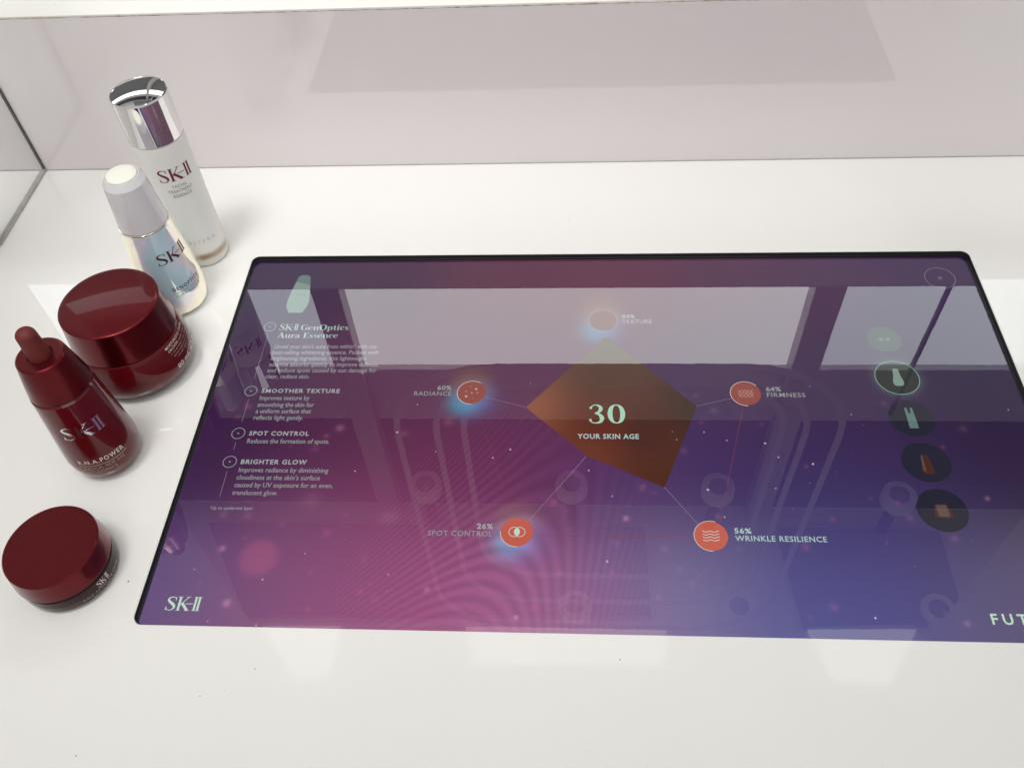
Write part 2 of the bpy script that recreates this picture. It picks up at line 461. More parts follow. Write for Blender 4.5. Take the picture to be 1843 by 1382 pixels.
def counter_mesh():
    # top sheet with a rounded opening, fine lip, and outer skirt
    hole = rounded(-0.0004, 0.0)
    n = len(hole)
    seg = n // 4
    outer = []
    corners = [(X1, YF), (X1, YW + 0.02), (X0, YW + 0.02), (X0, YF)]
    verts = list(hole); faces = []
    o0 = len(verts)
    verts += [(x, y, 0.0) for x, y in corners]
    # arcs fan to their corner; straight gaps as quads
    for c in range(4):
        a = c * seg
        for k in range(seg - 1):
            faces.append((o0 + c, a + k + 1, a + k))
        nxt = ((c + 1) * seg) % n
        faces.append((o0 + c, o0 + (c + 1) % 4, nxt, a + seg - 1))
    lip = rounded(0.0, -0.0005)
    l0 = len(verts); verts += lip
    for k in range(n):
        k2 = (k + 1) % n
        faces.append((k, k2, l0 + k2, l0 + k))
    # underside skirt
    b0 = len(verts); verts += [(x, y, -0.04) for x, y in corners]
    for c in range(4):
        c2 = (c + 1) % 4
        faces.append((o0 + c, b0 + c, b0 + c2, o0 + c2))
    me = mesh_from('counter', verts, faces)
    bm = bmesh.new(); bm.from_mesh(me); bmesh.ops.recalc_face_normals(bm, faces=bm.faces)
    top = max(bm.faces, key=lambda f: f.calc_area() if abs(f.normal.z) > .9 else 0)
    if top.normal.z < 0: bmesh.ops.reverse_faces(bm, faces=bm.faces)
    bm.to_mesh(me); bm.free()
    return me
counter = link('counter', counter_mesh(), M['counter'])
tag(counter, 'glossy white counter top that everything stands on', None, kind='structure')

wall = thing('back_wall', 'low glossy white wall running along the back of the counter', 'wall', ((X0 + X1) / 2, YW, 0))
ox = -(X0 + X1) / 2
o = link('wall_panel', box(X0 + ox, X1 + ox, 0, 0.012, 0.0006, ZW - 0.0010, 0.0003), M['wall'], wall)
o = link('ledge', box(X0 + ox, X1 + ox, 0.0006, 0.16, ZW - 0.0008, ZW, 0.0), M['ledge'], wall)
# chipped brown edge line of the laminate
v, f = [], []
x = X0 + ox; prev = None
while x < X1 + ox:
    h = max(0.0, random.gauss(0.00030, 0.00022))
    if random.random() < 0.05: h += random.random() * 0.0009
    v += [(x, -0.00012, ZW - 0.0012 - h * 0.4), (x, -0.00012, ZW - 0.0010 + h * 0.3)]
    if prev is not None: f.append((prev, len(v) - 2, len(v) - 1, prev + 1))
    prev = len(v) - 2
    x += random.uniform(0.0008, 0.004)
link('chipped_edge', mesh_from('chip', v, f), M['chip'], wall)
# thin grey strip in the joint at the foot of the wall
link('base_joint', box(X0 + ox, X1 + ox, -0.0002, 0.004, 0.0001, 0.0005), M['seal'], wall)

# glass side screens, their edges and seals
def glass_screen(x, side, label):
    t = thing('glass_panel', label, 'glass panel', (x, 0.32, 0))
    y0, y1 = 0.2815 - 0.32, YW - 0.0004 - 0.32
    hgt = 0.135
    x0, x1 = (-0.0050, 0.0) if side < 0 else (0.0, 0.0050)
    link('pane', mesh_from('pane', [(x1 if side < 0 else x0, y0, .0025), (x1 if side < 0 else x0, y1, .0025), (x1 if side < 0 else x0, y1, hgt), (x1 if side < 0 else x0, y0, hgt)], [(0, 1, 2, 3)]), M['pane'], t)
    link('back_edge', box(x0 + .0030, x1 - .0002, y1 - 0.0012, y1, .0025, hgt), M['glass_edge'], t)
    link('front_edge', box(x0 + .0015, x1 - .0015, y0, y0 + 0.001, .0025, hgt), M['glass_edge'], t)
    link('seal_strip', box(x0 + .0018, x1, y0, y1, 0.0, 0.0024), M['seal'], t)
    return t
glass_screen(-0.1871, -1, 'clear glass side panel with grey seal meeting the back wall, far left')
for x, s, ye, lb in ((-0.1871, -1, 0.2795, 'white side board ahead of the left glass panel'), (0.5390, 1, 0.158, 'white side board along the right end of the counter')):
    xa, xb = (x - 0.012, x) if s < 0 else (x, x + 0.012)
    tag(link('side_board', box(xa, xb, -0.40, ye, 0.0003, 0.66, 0.001), M['ledge']), lb, 'board')

# =================================================================== ROOM that the gloss reflects
def spanel(name, x0, x1, y0, y1, z0, z1, m, parent=None): return link(name, box(x0, x1, y0, y1, z0, z1), m, parent)
M['win'] = emitter('bright_window', (0.98, 0.99, 0.98), WINDOW_L * 1.16)
M['win_blue'] = emitter('bright_bluish_window', (0.90, 0.97, 1.0), WINDOW_L * 0.88)
M['lamp_big'] = emitter('broad_lamp', (1.0, 0.985, 0.96), 2.7)
M['post'] = principled('post_paint', (0.55, 0.53, 0.52), rough=0.5, var=0.05)
M['fascia'] = principled('fascia_paint', (0.62, 0.60, 0.58), rough=0.5, var=0.05)
M['dark'] = principled('dark_glass', (0.05, 0.05, 0.055), rough=0.4, var=0.2)
M['far'] = principled('far_wall_paint', (0.20, 0.20, 0.20), rough=0.6, var=0.05)
M['ceil'] = principled('ceiling_paint', (0.88, 0.87, 0.85), rough=0.7, var=0.03)
M['ceil_dark'] = principled('ceiling_grey', (0.30, 0.30, 0.31), rough=0.7, var=0.06)
M['lamp'] = emitter('warm_lamp', (1.0, 0.96, 0.88), 1.9)
M['tube'] = emitter('cove_tube', (1.0, 0.97, 0.95), 0.40)
YB = 1.60
ZC = 2.52
for x0, x1, lb in ((-3.4, -0.511, 'left bright window behind the wall, mirrored in the screen'), (-0.428, 0.881, 'wide middle bright window behind the wall, mirrored in the screen'), (0.966, 2.5, 'right bright window behind the wall, mirrored in the screen')):
    t = thing('window', lb, 'window', ((x0 + x1) / 2, YB, 1.15))
    hw = (x1 - x0) / 2
    link('pane', box(-hw, hw, 0, 0.01, 0.14, 0.530), M['win'] if x0 == -0.428 else M['win_blue'], t)
    link('sill', box(-hw, hw, -0.03, 0.02, 0.09, 0.138), M['post'], t)
for x0, x1, lb in ((-0.511, -0.428, 'tall grey post between the left and middle windows'), (0.881, 0.966, 'tall grey post between the middle and right windows')):
    tag(link('post', box(x0 + .001, x1 - .001, YB - 0.05, YB + 0.05, 0.0, 2.50, 0.002), M['post']), lb, 'post')
tag(link('fascia_board', box(-3.4, 2.5, YB - 0.02, YB + 0.04, 1.682, 1.940), M['fascia']), 'pale board running above the bright windows', 'board')
tag(link('upper_glazing', box(-3.4, 2.5, YB + 0.002, YB + 0.03, 1.943, 2.52), M['dark']), 'dark glazing above the pale board', 'glazing')
tag(link('far_wall', box(-3.4, 2.5, YB + 0.045, YB + 0.09, -0.6, 1.285), M['far']), 'dark wall of the room below the bright windows', 'wall')
t = thing('ceiling_light', 'broad rectangular ceiling light on the near side of the room', 'light', (0.5, -1.45, ZC - 0.02))
link('diffuser', box(-1.3, 1.3, -0.45, 0.45, 0.0, 0.018), M['lamp_big'], t)
ceil = link('ceiling', box(-3.4, 2.5, -2.2, YB, ZC, ZC + 0.05), M['ceil'])
tag(ceil, 'pale ceiling over the display counter', None, kind='structure')
def quad_on_ceiling(pts, z, thick, name, m, parent):
    P = [mirror_z(u, v, z) for u, v in pts]
    v = [(p.x, p.y, z) for p in P] + [(p.x, p.y, z + thick) for p in P]
    f = [(0, 1, 2, 3), (7, 6, 5, 4)] + [(i, i + 4, (i + 1) % 4 + 4, (i + 1) % 4) for i in range(4)]
    return link(name, mesh_from(name, v, f), m, parent)
quad_on_ceiling([(375, 940), (1160, 948), (1172, 1108), (440, 1105)], ZC - 0.03, 0.029, 'ceiling_tile', M['ceil_dark'], ceil)
quad_on_ceiling([(1400, 948), (1690, 955), (1740, 1120), (1450, 1128)], ZC - 0.03, 0.029, 'ceiling_tile', M['ceil_dark'], ceil)
for pts, lb in (([(472, 1126), (612, 1126), (590, 1212), (528, 1220)], 'tapered warm ceiling light mirrored left of the counter front'),
                ([(838, 1128), (1200, 1128), (1195, 1193), (852, 1193)], 'wide warm ceiling light mirrored in the counter front'),
                ([(1455, 1132), (1650, 1132), (1600, 1228), (1500, 1222)], 'tapered warm ceiling light mirrored right of the counter front')):
    c = mirror_z(sum(p[0] for p in pts) / 4, sum(p[1] for p in pts) / 4, ZC - 0.02)
    t = thing('ceiling_light', lb, 'light', (c.x, c.y, ZC - 0.02))
    q = quad_on_ceiling(pts, ZC - 0.02, 0.019, 'diffuser', M['lamp'], None)
    q.parent = t; q.matrix_parent_inverse = Matrix.Translation(-Vector((c.x, c.y, ZC - 0.02)))
# hanging cove rings (nested rounded rectangles)
def ring_light(c0, c1, rad, z, tube, label):
    (xa, ya), (xb, yb) = c0, c1
    pts = []
    for cx, cy, a0 in ((xb - rad, ya + rad, -90), (xb - rad, yb - rad, 0), (xa + rad, yb - rad, 90), (xa + rad, ya + rad, 180)):
        for k in range(9):
            a = math.radians(a0 + 90 * k / 8); pts.append(Vector((cx + rad * math.cos(a), cy + rad * math.sin(a), 0)))
    n = len(pts); v, f = [], []
    for i, p in enumerate(pts):
        t = (pts[(i + 1) % n] - pts[i - 1]).normalized(); nn = Vector((-t.y, t.x, 0))
        for k in range(8):
            a = 2 * math.pi * k / 8
            q = p + nn * (tube * math.cos(a)) + Vector((0, 0, tube * math.sin(a))); v.append((q.x, -q.z, q.y))
    for i in range(n):
        j = (i + 1) % n
        for k in range(8):
            k2 = (k + 1) % 8; f.append((i * 8 + k, i * 8 + k2, j * 8 + k2, j * 8 + k))
    o = link('ring_light', mesh_from('ring', v, f, True), M['tube'], None, (0, 0, z))
    return tag(o, label, 'light', 'nested ring lights above the counter')
for (xa, xb, za, zb), rad, lb in (((-0.145, 0.770, 0.862, 2.040), .22, 'outermost of three nested ring lights mirrored in the screen'), ((-0.061, 0.700, 0.885, 1.874), .19, 'middle one of three nested ring lights mirrored in the screen'), ((-0.003, 0.652, 0.909, 1.719), .16, 'innermost of three nested ring lights mirrored in the screen')):
    ring_light((xa, za), (xb, zb), rad, 0.0, 0.0070, lb).location.y = 0.90
tag(link('post', box(1.197, 1.208, 1.495, 1.508, 0.0, 1.80, 0.002), M['ceil_dark']), 'thin dark post in front of the right window', 'post')
# pendant spotlights
src = None
for i, (u, vv, lb) in enumerate(((765, 870, 'far row, leftmost'), (1028, 870, 'far row, second from left'), (1293, 875, 'far row, third from left'), (1620, 890, 'far row, rightmost'), (1035, 1088, 'near row, left one'), (1330, 1090, 'near row, middle one'), (1690, 1095, 'near row, right one'))):
    zz = ZC - 0.0505 if i > 3 else 2.25
    p = mirror_z(u, vv, zz)
    t = thing('ceiling_spotlight', 'round ceiling spotlight mirrored in the screen, ' + lb, 'spotlight', (p.x, p.y, zz), 'round spotlights on the ceiling')
    if src is None:
        ringm = lathe(fillet([(0.034, 0.0), (0.058, 0.0, .004), (0.058, 0.05, .004), (0.0, 0.05)]), 40)
        discm = lathe([(0.0, 0.012), (0.034, 0.012), (0.034, 0.0)][::-1], 40)
        stemm = lathe([(0.020, 0.05), (0.020, 0.268), (0, 0.268)], 16); stemm.materials.append(M['dark'])
        ringm.materials.append(M['ceil']); discm.materials.append(M['ceil_dark'])
        src = 1
    link('housing', ringm, None, t); link('reflector', discm, None, t)
    if i < 4: link('stem', stemm, None, t)

# =================================================================== TOUCH SCREEN
scr = thing('touch_screen', 'large glossy touch screen set into the white counter, purple display', 'screen', (W / 2, H / 2, 0))
sinv = Vector((-W / 2, -H / 2, 0))
def on_screen(name, me, m, parent=scr, z=0.0):
    o = link(name, me, m, parent)
    if parent is scr: o.location = sinv
    return o
# black rim: wall of the recess and the floor border
a = rounded(0.0, -0.0005); b = rounded(0.00015, ZG + 0.0004); c = rounded(0.0008, ZG + 0.0003); d = rounded(0.0008, -0.009)
n = len(a); v = a + b + c + d; f = []
for k in range(n):
    k2 = (k + 1) % n
    for s in range(3): f.append((s * n + k, s * n + k2, (s + 1) * n + k2, (s + 1) * n + k))
on_screen('bezel', mesh_from('bezel', v, f), M['black'])
rg = rounded(0.0007, ZG)
on_screen('cover_glass', mesh_from('glass', rg, [tuple(range(len(rg)))]), M['screen_glass'])

# --- display picture: a fine grid of colour values
def lin(c): return tuple(((x / 255 + 0.055) / 1.055) ** 2.4 if x > 10 else x / 255 / 12.92 for x in c)
SAMPLES = [
    ((480, 490), (70, 58, 85), .03), ((700, 490), (80, 58, 82), .03), ((900, 490), (100, 62, 82), .03), ((1100, 490), (104, 64, 84), .03), ((1300, 490), (94, 65, 88), .03), ((1500, 490), (86, 65, 92), .03), ((1680, 480), (72, 58, 88), .03),
    ((420, 720), (72, 52, 82), .026), ((620, 720), (95, 60, 88), .026), ((760, 700), (100, 64, 90), .026), ((900, 690), (100, 66, 90), .026), ((1320, 680), (88, 70, 95), .026), ((1500, 720), (75, 60, 87), .026), ((1780, 700), (66, 56, 80), .026),
    ((380, 830), (64, 42, 76), .006), ((560, 800), (84, 46, 74), .006), ((700, 850), (106, 54, 84), .006), ((850, 860), (114, 56, 90), .006), ((960, 860), (102, 54, 94), .006), ((1150, 890), (82, 56, 102), .006), ((1300, 830), (70, 50, 93), .006), ((1500, 840), (62, 46, 86), .006), ((1750, 860), (54, 42, 70), .006),
    ((300, 1060), (100, 80, 128), .022), ((480, 1085), (132, 90, 130), .018), ((620, 1090), (160, 92, 132), .016), ((700, 1000), (150, 78, 122), .010), ((850, 1060), (168, 92, 138), .012), ((1000, 1090), (158, 106, 148), .016), ((1200, 1060), (126, 116, 158), .020), ((1450, 1090), (92, 92, 150), .012), ((1600, 1090), (92, 88, 148), .012), ((1800, 1080), (100, 90, 120), .024), ((560, 960), (124, 76, 112), .012), ((1450, 940), (80, 70, 118), .018), ((1600, 960), (74, 66, 110), .018)]  # lower samples: some reflected ceiling haze painted into the colours
SAMPLES = [(disp(*p), tuple(max(x - s, 0.003) for x in lin(c))) for p, c, s in SAMPLES]
GLOWS = []   # (centre, radius, colour, power, hard)
def px_m(u, v):     # metres per pixel across and in depth, at a display point
    x0, y0 = disp(u, v); x1, y1 = disp(u + 10, v); x2, y2 = disp(u, v - 10)
    return (x1 - x0) / 10, (y2 - y0) / 10
def glow(u, v, r_px, col, pw=2.0):
    cx, cy = disp(u, v); GLOWS.append((cx, cy, r_px * px_m(u, v)[0], col, pw))
for (u, v) in ((849, 706), (1085, 577), (930, 957)):
    k = 1.0 if v > 800 else 0.9
    q_ = 0.6 if v < 600 else 1.0
    glow(u - 18 * k, v + 22 * k, 30 * k, (-.05 * q_, .16 * q_, .21 * q_), 2.2)
    glow(u + 10 * k, v + 18 * k, 38 * k, (-.02 * q_, .04 * q_, .14 * q_), 2.2)
    glow(u, v + 4, 44 * k, (.04, .05, .07), 4)
    glow(u - 2, v - 16, 40 * k, (.05, .035, -.02), 3)
glow(465, 1003, 36, (.11, .018, .022), 6)
glow(1614.6, 680, 46, (.03, .06, .045), 6)
for _ in range(70):
    u, v = random.uniform(300, 1750), random.uniform(690, 1120)
    glow(u, v, random.uniform(3, 8), tuple(q * random.uniform(.3, 1) for q in (.10, .03, .05)), 2)
for u, v, r, k in ((408, 1085, 7, .9), (400, 987, 6, .8), (768, 1060, 4, .8), (929, 1111, 4, 1.2), (1127, 933, 5, 1), (612, 770, 7, .5), (1741, 1122, 6, .6), (1777, 897, 4, .7), (560, 900, 16, .18), (700, 930, 18, .15)):
    glow(u, v, r, (.26 * k, .12 * k, .17 * k), 2)
def display_mesh():
    nx, ny = 480, 270
    x0, x1, y0, y1 = 0.0009, W - 0.0009, 0.0009, H - 0.0009
    # coarse colour field, then bilinear
    cx, cy = 49, 29
    coarse = [[None] * cx for _ in range(cy)]
    s2 = 2 * 0.030 ** 2
    for j in range(cy):
        for i in range(cx):
            x, y = x0 + (x1 - x0) * i / (cx - 1), y0 + (y1 - y0) * j / (cy - 1)
            ws = 0; acc = [0, 0, 0]
            for (px, py), c in SAMPLES:
                w = math.exp(-((x - px) ** 2 + (y - py) ** 2) / s2) + 1e-6
                ws += w
                for q in range(3): acc[q] += w * c[q]
            coarse[j][i] = [q / ws for q in acc]
    verts, faces, cols = [], [], []
    mx0, my0 = disp(1100, 720)
    for j in range(ny + 1):
        for i in range(nx + 1):
            x, y = x0 + (x1 - x0) * i / nx, y0 + (y1 - y0) * j / ny
            verts.append((x, y, ZD))
            fx, fy = i / nx * (cx - 1), j / ny * (cy - 1)
            a, b = min(int(fx), cx - 2), min(int(fy), cy - 2); s, t = fx - a, fy - b
            col = [coarse[b][a][q] * (1 - s) * (1 - t) + coarse[b][a + 1][q] * s * (1 - t) + coarse[b + 1][a][q] * (1 - s) * t + coarse[b + 1][a + 1][q] * s * t for q in range(3)]
            cols.append(col)
    for cxg, cyg, r, c, pw in GLOWS:
        ri = 2.4 * r if pw <= 2.3 else 1.6 * r
        i0, i1 = max(0, int((cxg - ri - x0) / (x1 - x0) * nx)), min(nx, int((cxg + ri - x0) / (x1 - x0) * nx) + 1)
        j0, j1 = max(0, int((cyg - ri - y0) / (y1 - y0) * ny)), min(ny, int((cyg + ri - y0) / (y1 - y0) * ny) + 1)
        for j in range(j0, j1 + 1):
            for i in range(i0, i1 + 1):
                k = j * (nx + 1) + i
                d = math.hypot(verts[k][0] - cxg, verts[k][1] - cyg) / r
                g = math.exp(-d ** pw)
                for q in range(3): cols[k][q] = max(0.002, cols[k][q] + c[q] * g)
    for j in range(ny):
        for i in range(nx):
            k = j * (nx + 1) + i; faces.append((k, k + 1, k + nx + 2, k + nx + 1))
    me = mesh_from('display', verts, faces)
    ca = me.color_attributes.new('picture', 'FLOAT_COLOR', 'POINT')
    flat = []
    for c in cols: flat += [c[0], c[1], c[2], 1.0]
    ca.data.foreach_set('color', flat)
    return me
def display_mat():
    mt, n, l, b = mat('display_picture')
    n.remove(b)
    at = n.new('ShaderNodeAttribute'); at.attribute_name = 'picture'
    e = n.new('ShaderNodeEmission')
    tc = n.new('ShaderNodeTexCoord'); sp = n.new('ShaderNodeSeparateXYZ'); l.new(tc.outputs['Object'], sp.inputs[0])
    def mth(op, a, b2=None, c2=None):
        k = n.new('ShaderNodeMath'); k.operation = op
        for i, q in enumerate((a, b2, c2)):
            if q is None: continue
            if isinstance(q, (int, float)): k.inputs[i].default_value = q
            else: l.new(q, k.inputs[i])
        return k.outputs[0]
    # interference fan of the pixel grid in the magenta part
    px, py = disp(1090, 740)
    u = mth('SUBTRACT', sp.outputs['X'], px); v = mth('SUBTRACT', sp.outputs['Y'], py)
    ph = mth('ADD', mth('MULTIPLY', mth('MULTIPLY', u, u), 3.81), mth('ADD', mth('MULTIPLY', mth('MULTIPLY', u, v), -4.6), mth('MULTIPLY', mth('MULTIPLY', v, v), 0.5)))
    s = mth('SINE', mth('MULTIPLY', ph, 3600.0))
    mx0, my0 = disp(860, 960)
    du = mth('MULTIPLY', mth('SUBTRACT', sp.outputs['X'], mx0), 1 / 0.075); dv = mth('MULTIPLY', mth('SUBTRACT', sp.outputs['Y'], my0), 1 / 0.085)
    g = mth('POWER', 2.718, mth('MULTIPLY', mth('ADD', mth('MULTIPLY', du, du), mth('MULTIPLY', dv, dv)), -1.0))
    nz = n.new('ShaderNodeTexNoise'); nz.inputs['Scale'].default_value = 1500; nz.inputs['Detail'].default_value = 1; l.new(tc.outputs['Object'], nz.inputs['Vector'])
    grain = mth('MULTIPLY', mth('SUBTRACT', nz.outputs['Fac'], 0.5), 0.16)
    st = mth('ADD', mth('MULTIPLY', mth('MULTIPLY', s, g), 0.13), mth('ADD', grain, 1.0))
    # a liquid crystal panel dims when seen at a low angle
    ge = n.new('ShaderNodeNewGeometry'); dp = n.new('ShaderNodeVectorMath'); dp.operation = 'DOT_PRODUCT'
    l.new(ge.outputs['Incoming'], dp.inputs[0]); l.new(ge.outputs['Normal'], dp.inputs[1])
    fo = n.new('ShaderNodeMapRange'); fo.interpolation_type = 'SMOOTHSTEP'; fo.inputs['From Min'].default_value = 0.05; fo.inputs['From Max'].default_value = 0.62; fo.inputs['To Min'].default_value = 0.22
    l.new(mth('ABSOLUTE', dp.outputs['Value']), fo.inputs['Value'])
    l.new(at.outputs['Color'], e.inputs['Color']); l.new(mth('MULTIPLY', st, fo.outputs['Result']), e.inputs['Strength'])
    l.new(e.outputs[0], n['Material Output'].inputs[0])
    return mt
display = on_screen('display', display_mesh(), display_mat())

LAYER = [0]
def flat(name, shape_world, m, z=None, colors=None):
    """a printed-on-screen shape: 2-D points already in counter metres"""
    LAYER[0] += 1
    zz = ZD + 0.00005 + LAYER[0] * 0.0000012 if z is None else z
    me = mesh_from(name, [(x, y, zz) for x, y in shape_world.v], shape_world.f)
    o = link(name, me, m, display)
    return o
E_ = {}
E_['white'] = emitter('screen_white', (.38, .42, .42), 1.0)
E_['body'] = emitter('screen_body_text', (.29, .31, .32), 1.0)
E_['dim'] = emitter('screen_dim_text', (.28, .29, .31), 1.0)
E_['title'] = emitter('screen_title', (.38, .50, .45), 1.0)
E_['number'] = emitter('screen_number', (.40, .68, .50), 1.0)
E_['orange'] = emitter('screen_coral', (.56, .112, .075), 1.0)
E_['orange_dim'] = emitter('screen_coral_dim', (.28, .066, .050), 1.0)
E_['coral_pale'] = emitter('screen_coral_pale', (.15, .055, .05), 1.0)
E_['coral_ring'] = emitter('screen_faint_ring', (.22, .20, .20), 1.0)
E_['ghost'] = emitter('screen_ghost', (.055, .075, .060), 1.0)
E_['ghost_mark'] = emitter('screen_ghost_mark', (.14, .18, .16), 1.0)
E_['icon_dim'] = emitter('screen_icon_dim', (.50, .30, .24), 1.0)
E_['arc'] = emitter('screen_arc', (.62, .52, .48), 1.0)
E_['mint'] = emitter('screen_mint', (.52, .74, .58), 1.0)
E_['caption'] = emitter('screen_caption', (.42, .56, .55), 1.0)
E_['line'] = emitter('screen_line', (.36, .26, .34), 1.0)
E_['dash'] = emitter('screen_dash', (.42, .34, .44), 1.0)
E_['redline'] = emitter('screen_red_line', (.26, .05, .07), 1.0)
E_['badge'] = emitter('screen_badge', (.020, .019, .036), 1.0)
E_['badge_on'] = emitter('screen_badge_on', (.026, .032, .030), 1.0)
E_['badge_ring'] = emitter('screen_badge_ring', (.22, .40, .31), 1.0)
E_['jade'] = emitter('screen_jade', (.12, .20, .18), 1.0)
E_['jade_pale'] = emitter('screen_jade_pale', (.21, .30, .255), 1.0)
E_['jade_top'] = emitter('screen_jade_top', (.10, .15, .13), 1.0)
E_['amber'] = emitter('screen_amber', (.070, .024, .018), 1.0)
E_['amber_light'] = emitter('screen_amber_light', (.12, .075, .065), 1.0)
E_['spark'] = emitter('screen_spark', (.55, .48, .54), 1.0)

def place_text(name, g, u0, v0, u1, v1, cap_px, m, cap=CAP, part=None):
    """stretch a lettering shape so that it runs from one measured point to another on the display"""
    xa, xb, _, _ = g.ext()
    ax, ay = disp(u0, v0); bx, by = disp(u1, v1)
    um, vm = (u0 + u1) / 2, (v0 + v1) / 2
    cy = (disp(um, vm - cap_px)[1] - disp(um, vm)[1]) / cap
    w = Shape()
    y0 = (ay + by) / 2
    w.v = [(ax + (x - xa) / (xb - xa) * (bx - ax), y0 + y * cy) for x, y in g.v]; w.f = g.f
    return flat(name, w, m)
B1 = 0.012
T = [
    ("Unveil your skin's aura from within\u00b9 with our", 492.9, 627.1, 678.7, 627.1, 7.0, 'dim'), ("best-selling whitening essence. Packed with", 489.8, 637.6, 680.9, 637.6, 7.0, 'dim'),
    ("brightening ingredients, this lightweight", 486.8, 648.4, 659.2, 648.4, 7.0, 'dim'), ("essence absorbs quickly to improve dullness", 483.8, 659.3, 680.5, 659.3, 7.0, 'dim'),
    ("and reduce spots caused by sun damage for", 480.5, 670.1, 677.4, 670.1, 7.0, 'dim'), ("clear, radiant skin.", 477.2, 681.0, 556.5, 681.0, 7.2, 'dim'),
    ("Improves texture by", 466.4, 719.9, 556.5, 719.9, 7.6, 'body'), ("smoothing the skin for", 462.9, 732.1, 564.5, 732.1, 7.6, 'body'), ("a uniform surface that", 459.4, 743.6, 559.1, 743.6, 7.6, 'body'), ("reflects light gently.", 455.7, 755.5, 545, 755.5, 7.6, 'body'),
    ("Reduces the formation of spots.", 443.8, 797.9, 592.3, 797.9, 8.0, 'body'),
    ("Improves radiance by diminishing", 428.6, 850, 590.6, 850, 8.2, 'body'), ("cloudiness at the skin's surface", 424.7, 863.4, 575.6, 863.4, 8.2, 'body'), ("caused by UV exposure for an even,", 420.8, 877.1, 598.8, 877.1, 8.2, 'body'), ("translucent glow.", 416.9, 890.6, 499.2, 890.6, 8.2, 'body'),
    ("\u00b9Up to epidermis layer", 377.4, 916.8, 455.1, 916.8, 5.6, 'body')]
for s, u0, v0, u1, v1, cp, mk in T:
    place_text('text_line', sans(s, 1.0, B1), u0, v0, u1, v1, cp, E_[mk])
for s, u0, v0, u1, v1, cp in (("SMOOTHER TEXTURE", 470.1, 707, 610.8, 707, 6.8), ("SPOT CONTROL", 447.5, 783.7, 555.4, 783.7, 7.3), ("BRIGHTER GLOW", 432.7, 835.2, 551.5, 835.2, 7.8)):
    place_text('heading', sans(s, 1.18, 0.026), u0, v0, u1, v1, cp, E_['white'])
for s, u0, v0, u1, v1, cp, bd, mk in (("60%", 786.9, 701.8, 812.3, 701.8, 7.4, .03, 'body'), ("RADIANCE", 745, 712, 812, 712, 7.4, .006, 'body'), ("26%", 858.2, 951.3, 886.9, 951.3, 8.8, .03, 'white'), ("SPOT CONTROL", 769.3, 964.4, 886.1, 964.4, 9.4, .008, 'body'),
                                  ("56%", 1322.2, 959.7, 1352.9, 959.7, 8.8, .03, 'caption'), ("WRINKLE RESILIENCE", 1323.9, 973.6, 1489.2, 975.1, 9.6, .014, 'caption'), ("64%", 1378.9, 704, 1406, 704, 7.4, .03, 'body'), ("FIRMNESS", 1380.9, 714.6, 1450.1, 714.6, 7.4, .01, 'body'),
                                  ("84%", 1119.6, 572.6, 1143, 572.6, 6.0, .03, 'body'), ("TEXTURE", 1119.6, 582.2, 1173.6, 582.2, 6.6, .012, 'body'), ("YOUR SKIN AGE", 1039.4, 789.5, 1150.1, 789.5, 8.4, .026, 'caption')):
    place_text('caption', sans(s, 1.1, bd), u0, v0, u1, v1, cp, E_[mk])
place_text('logo', LOGO, 502.2, 594.6, 535.9, 594.6, 11.3, E_['title'], cap=1.0)
place_text('title', serif('GenOptics'), 540.6, 594.2, 626.6, 594.2, 9.6, E_['title'], cap=1.0)
place_text('title', serif('Aura Essence'), 498.3, 608.3, 607, 608.3, 9.6, E_['title'], cap=1.0)
place_text('logo', LOGO, 296, 1098.2, 358, 1098.8, 25.0, E_['mint'], cap=1.0)
# slogan at the lower right (runs on past the edge of the photograph)
fx = sans('FUT', 1.5, 0.02)
place_text('slogan', fx, 1787, 1123, 1853, 1124.5, 18.5, E_['mint'])

def disc_shape(cx, cy, r, n=48):
    s = Shape(); s.disc(cx, cy, r, n); return s
def arc_shape(cx, cy, r, w, a0, a1, n=56):
    s = Shape(); b = 0
    for k in range(n + 1):
        a = math.radians(a0 + (a1 - a0) * k / n)
        s.v += [(cx + (r - w / 2) * math.cos(a), cy + (r - w / 2) * math.sin(a)), (cx + (r + w / 2) * math.cos(a), cy + (r + w / 2) * math.sin(a))]
        if k: s.f.append((2 * k - 2, 2 * k, 2 * k + 1, 2 * k - 1))
    return s
MM = 0.001
# list bullets with their lines
for (u, v, r), ln in (((486, 588.5, 10.4), ((482.9, 601), (457.7, 682))), ((451.8, 703.8, 11.0), ((447.7, 718.5), (435.3, 758.8))), ((429, 779.8, 11.9), ((424.9, 796.1), (420.6, 808.7))), ((413.6, 831, 12.2), ((409, 847.8), (395.4, 893.8)))):
    cx, cy = disp(u, v); rm = r * px_m(u, v)[0] * 0.97
    s = arc_shape(cx, cy, rm, .45 * MM, 0, 360); s.disc(cx, cy, .55 * MM, 14)
    flat('bullet', s, E_['body'])
    a, b = disp(*ln[0]), disp(*ln[1])
    s = Shape(); s.bar(a[0], a[1], b[0], b[1], .22 * MM); flat('bullet_line', s, E_['line'])

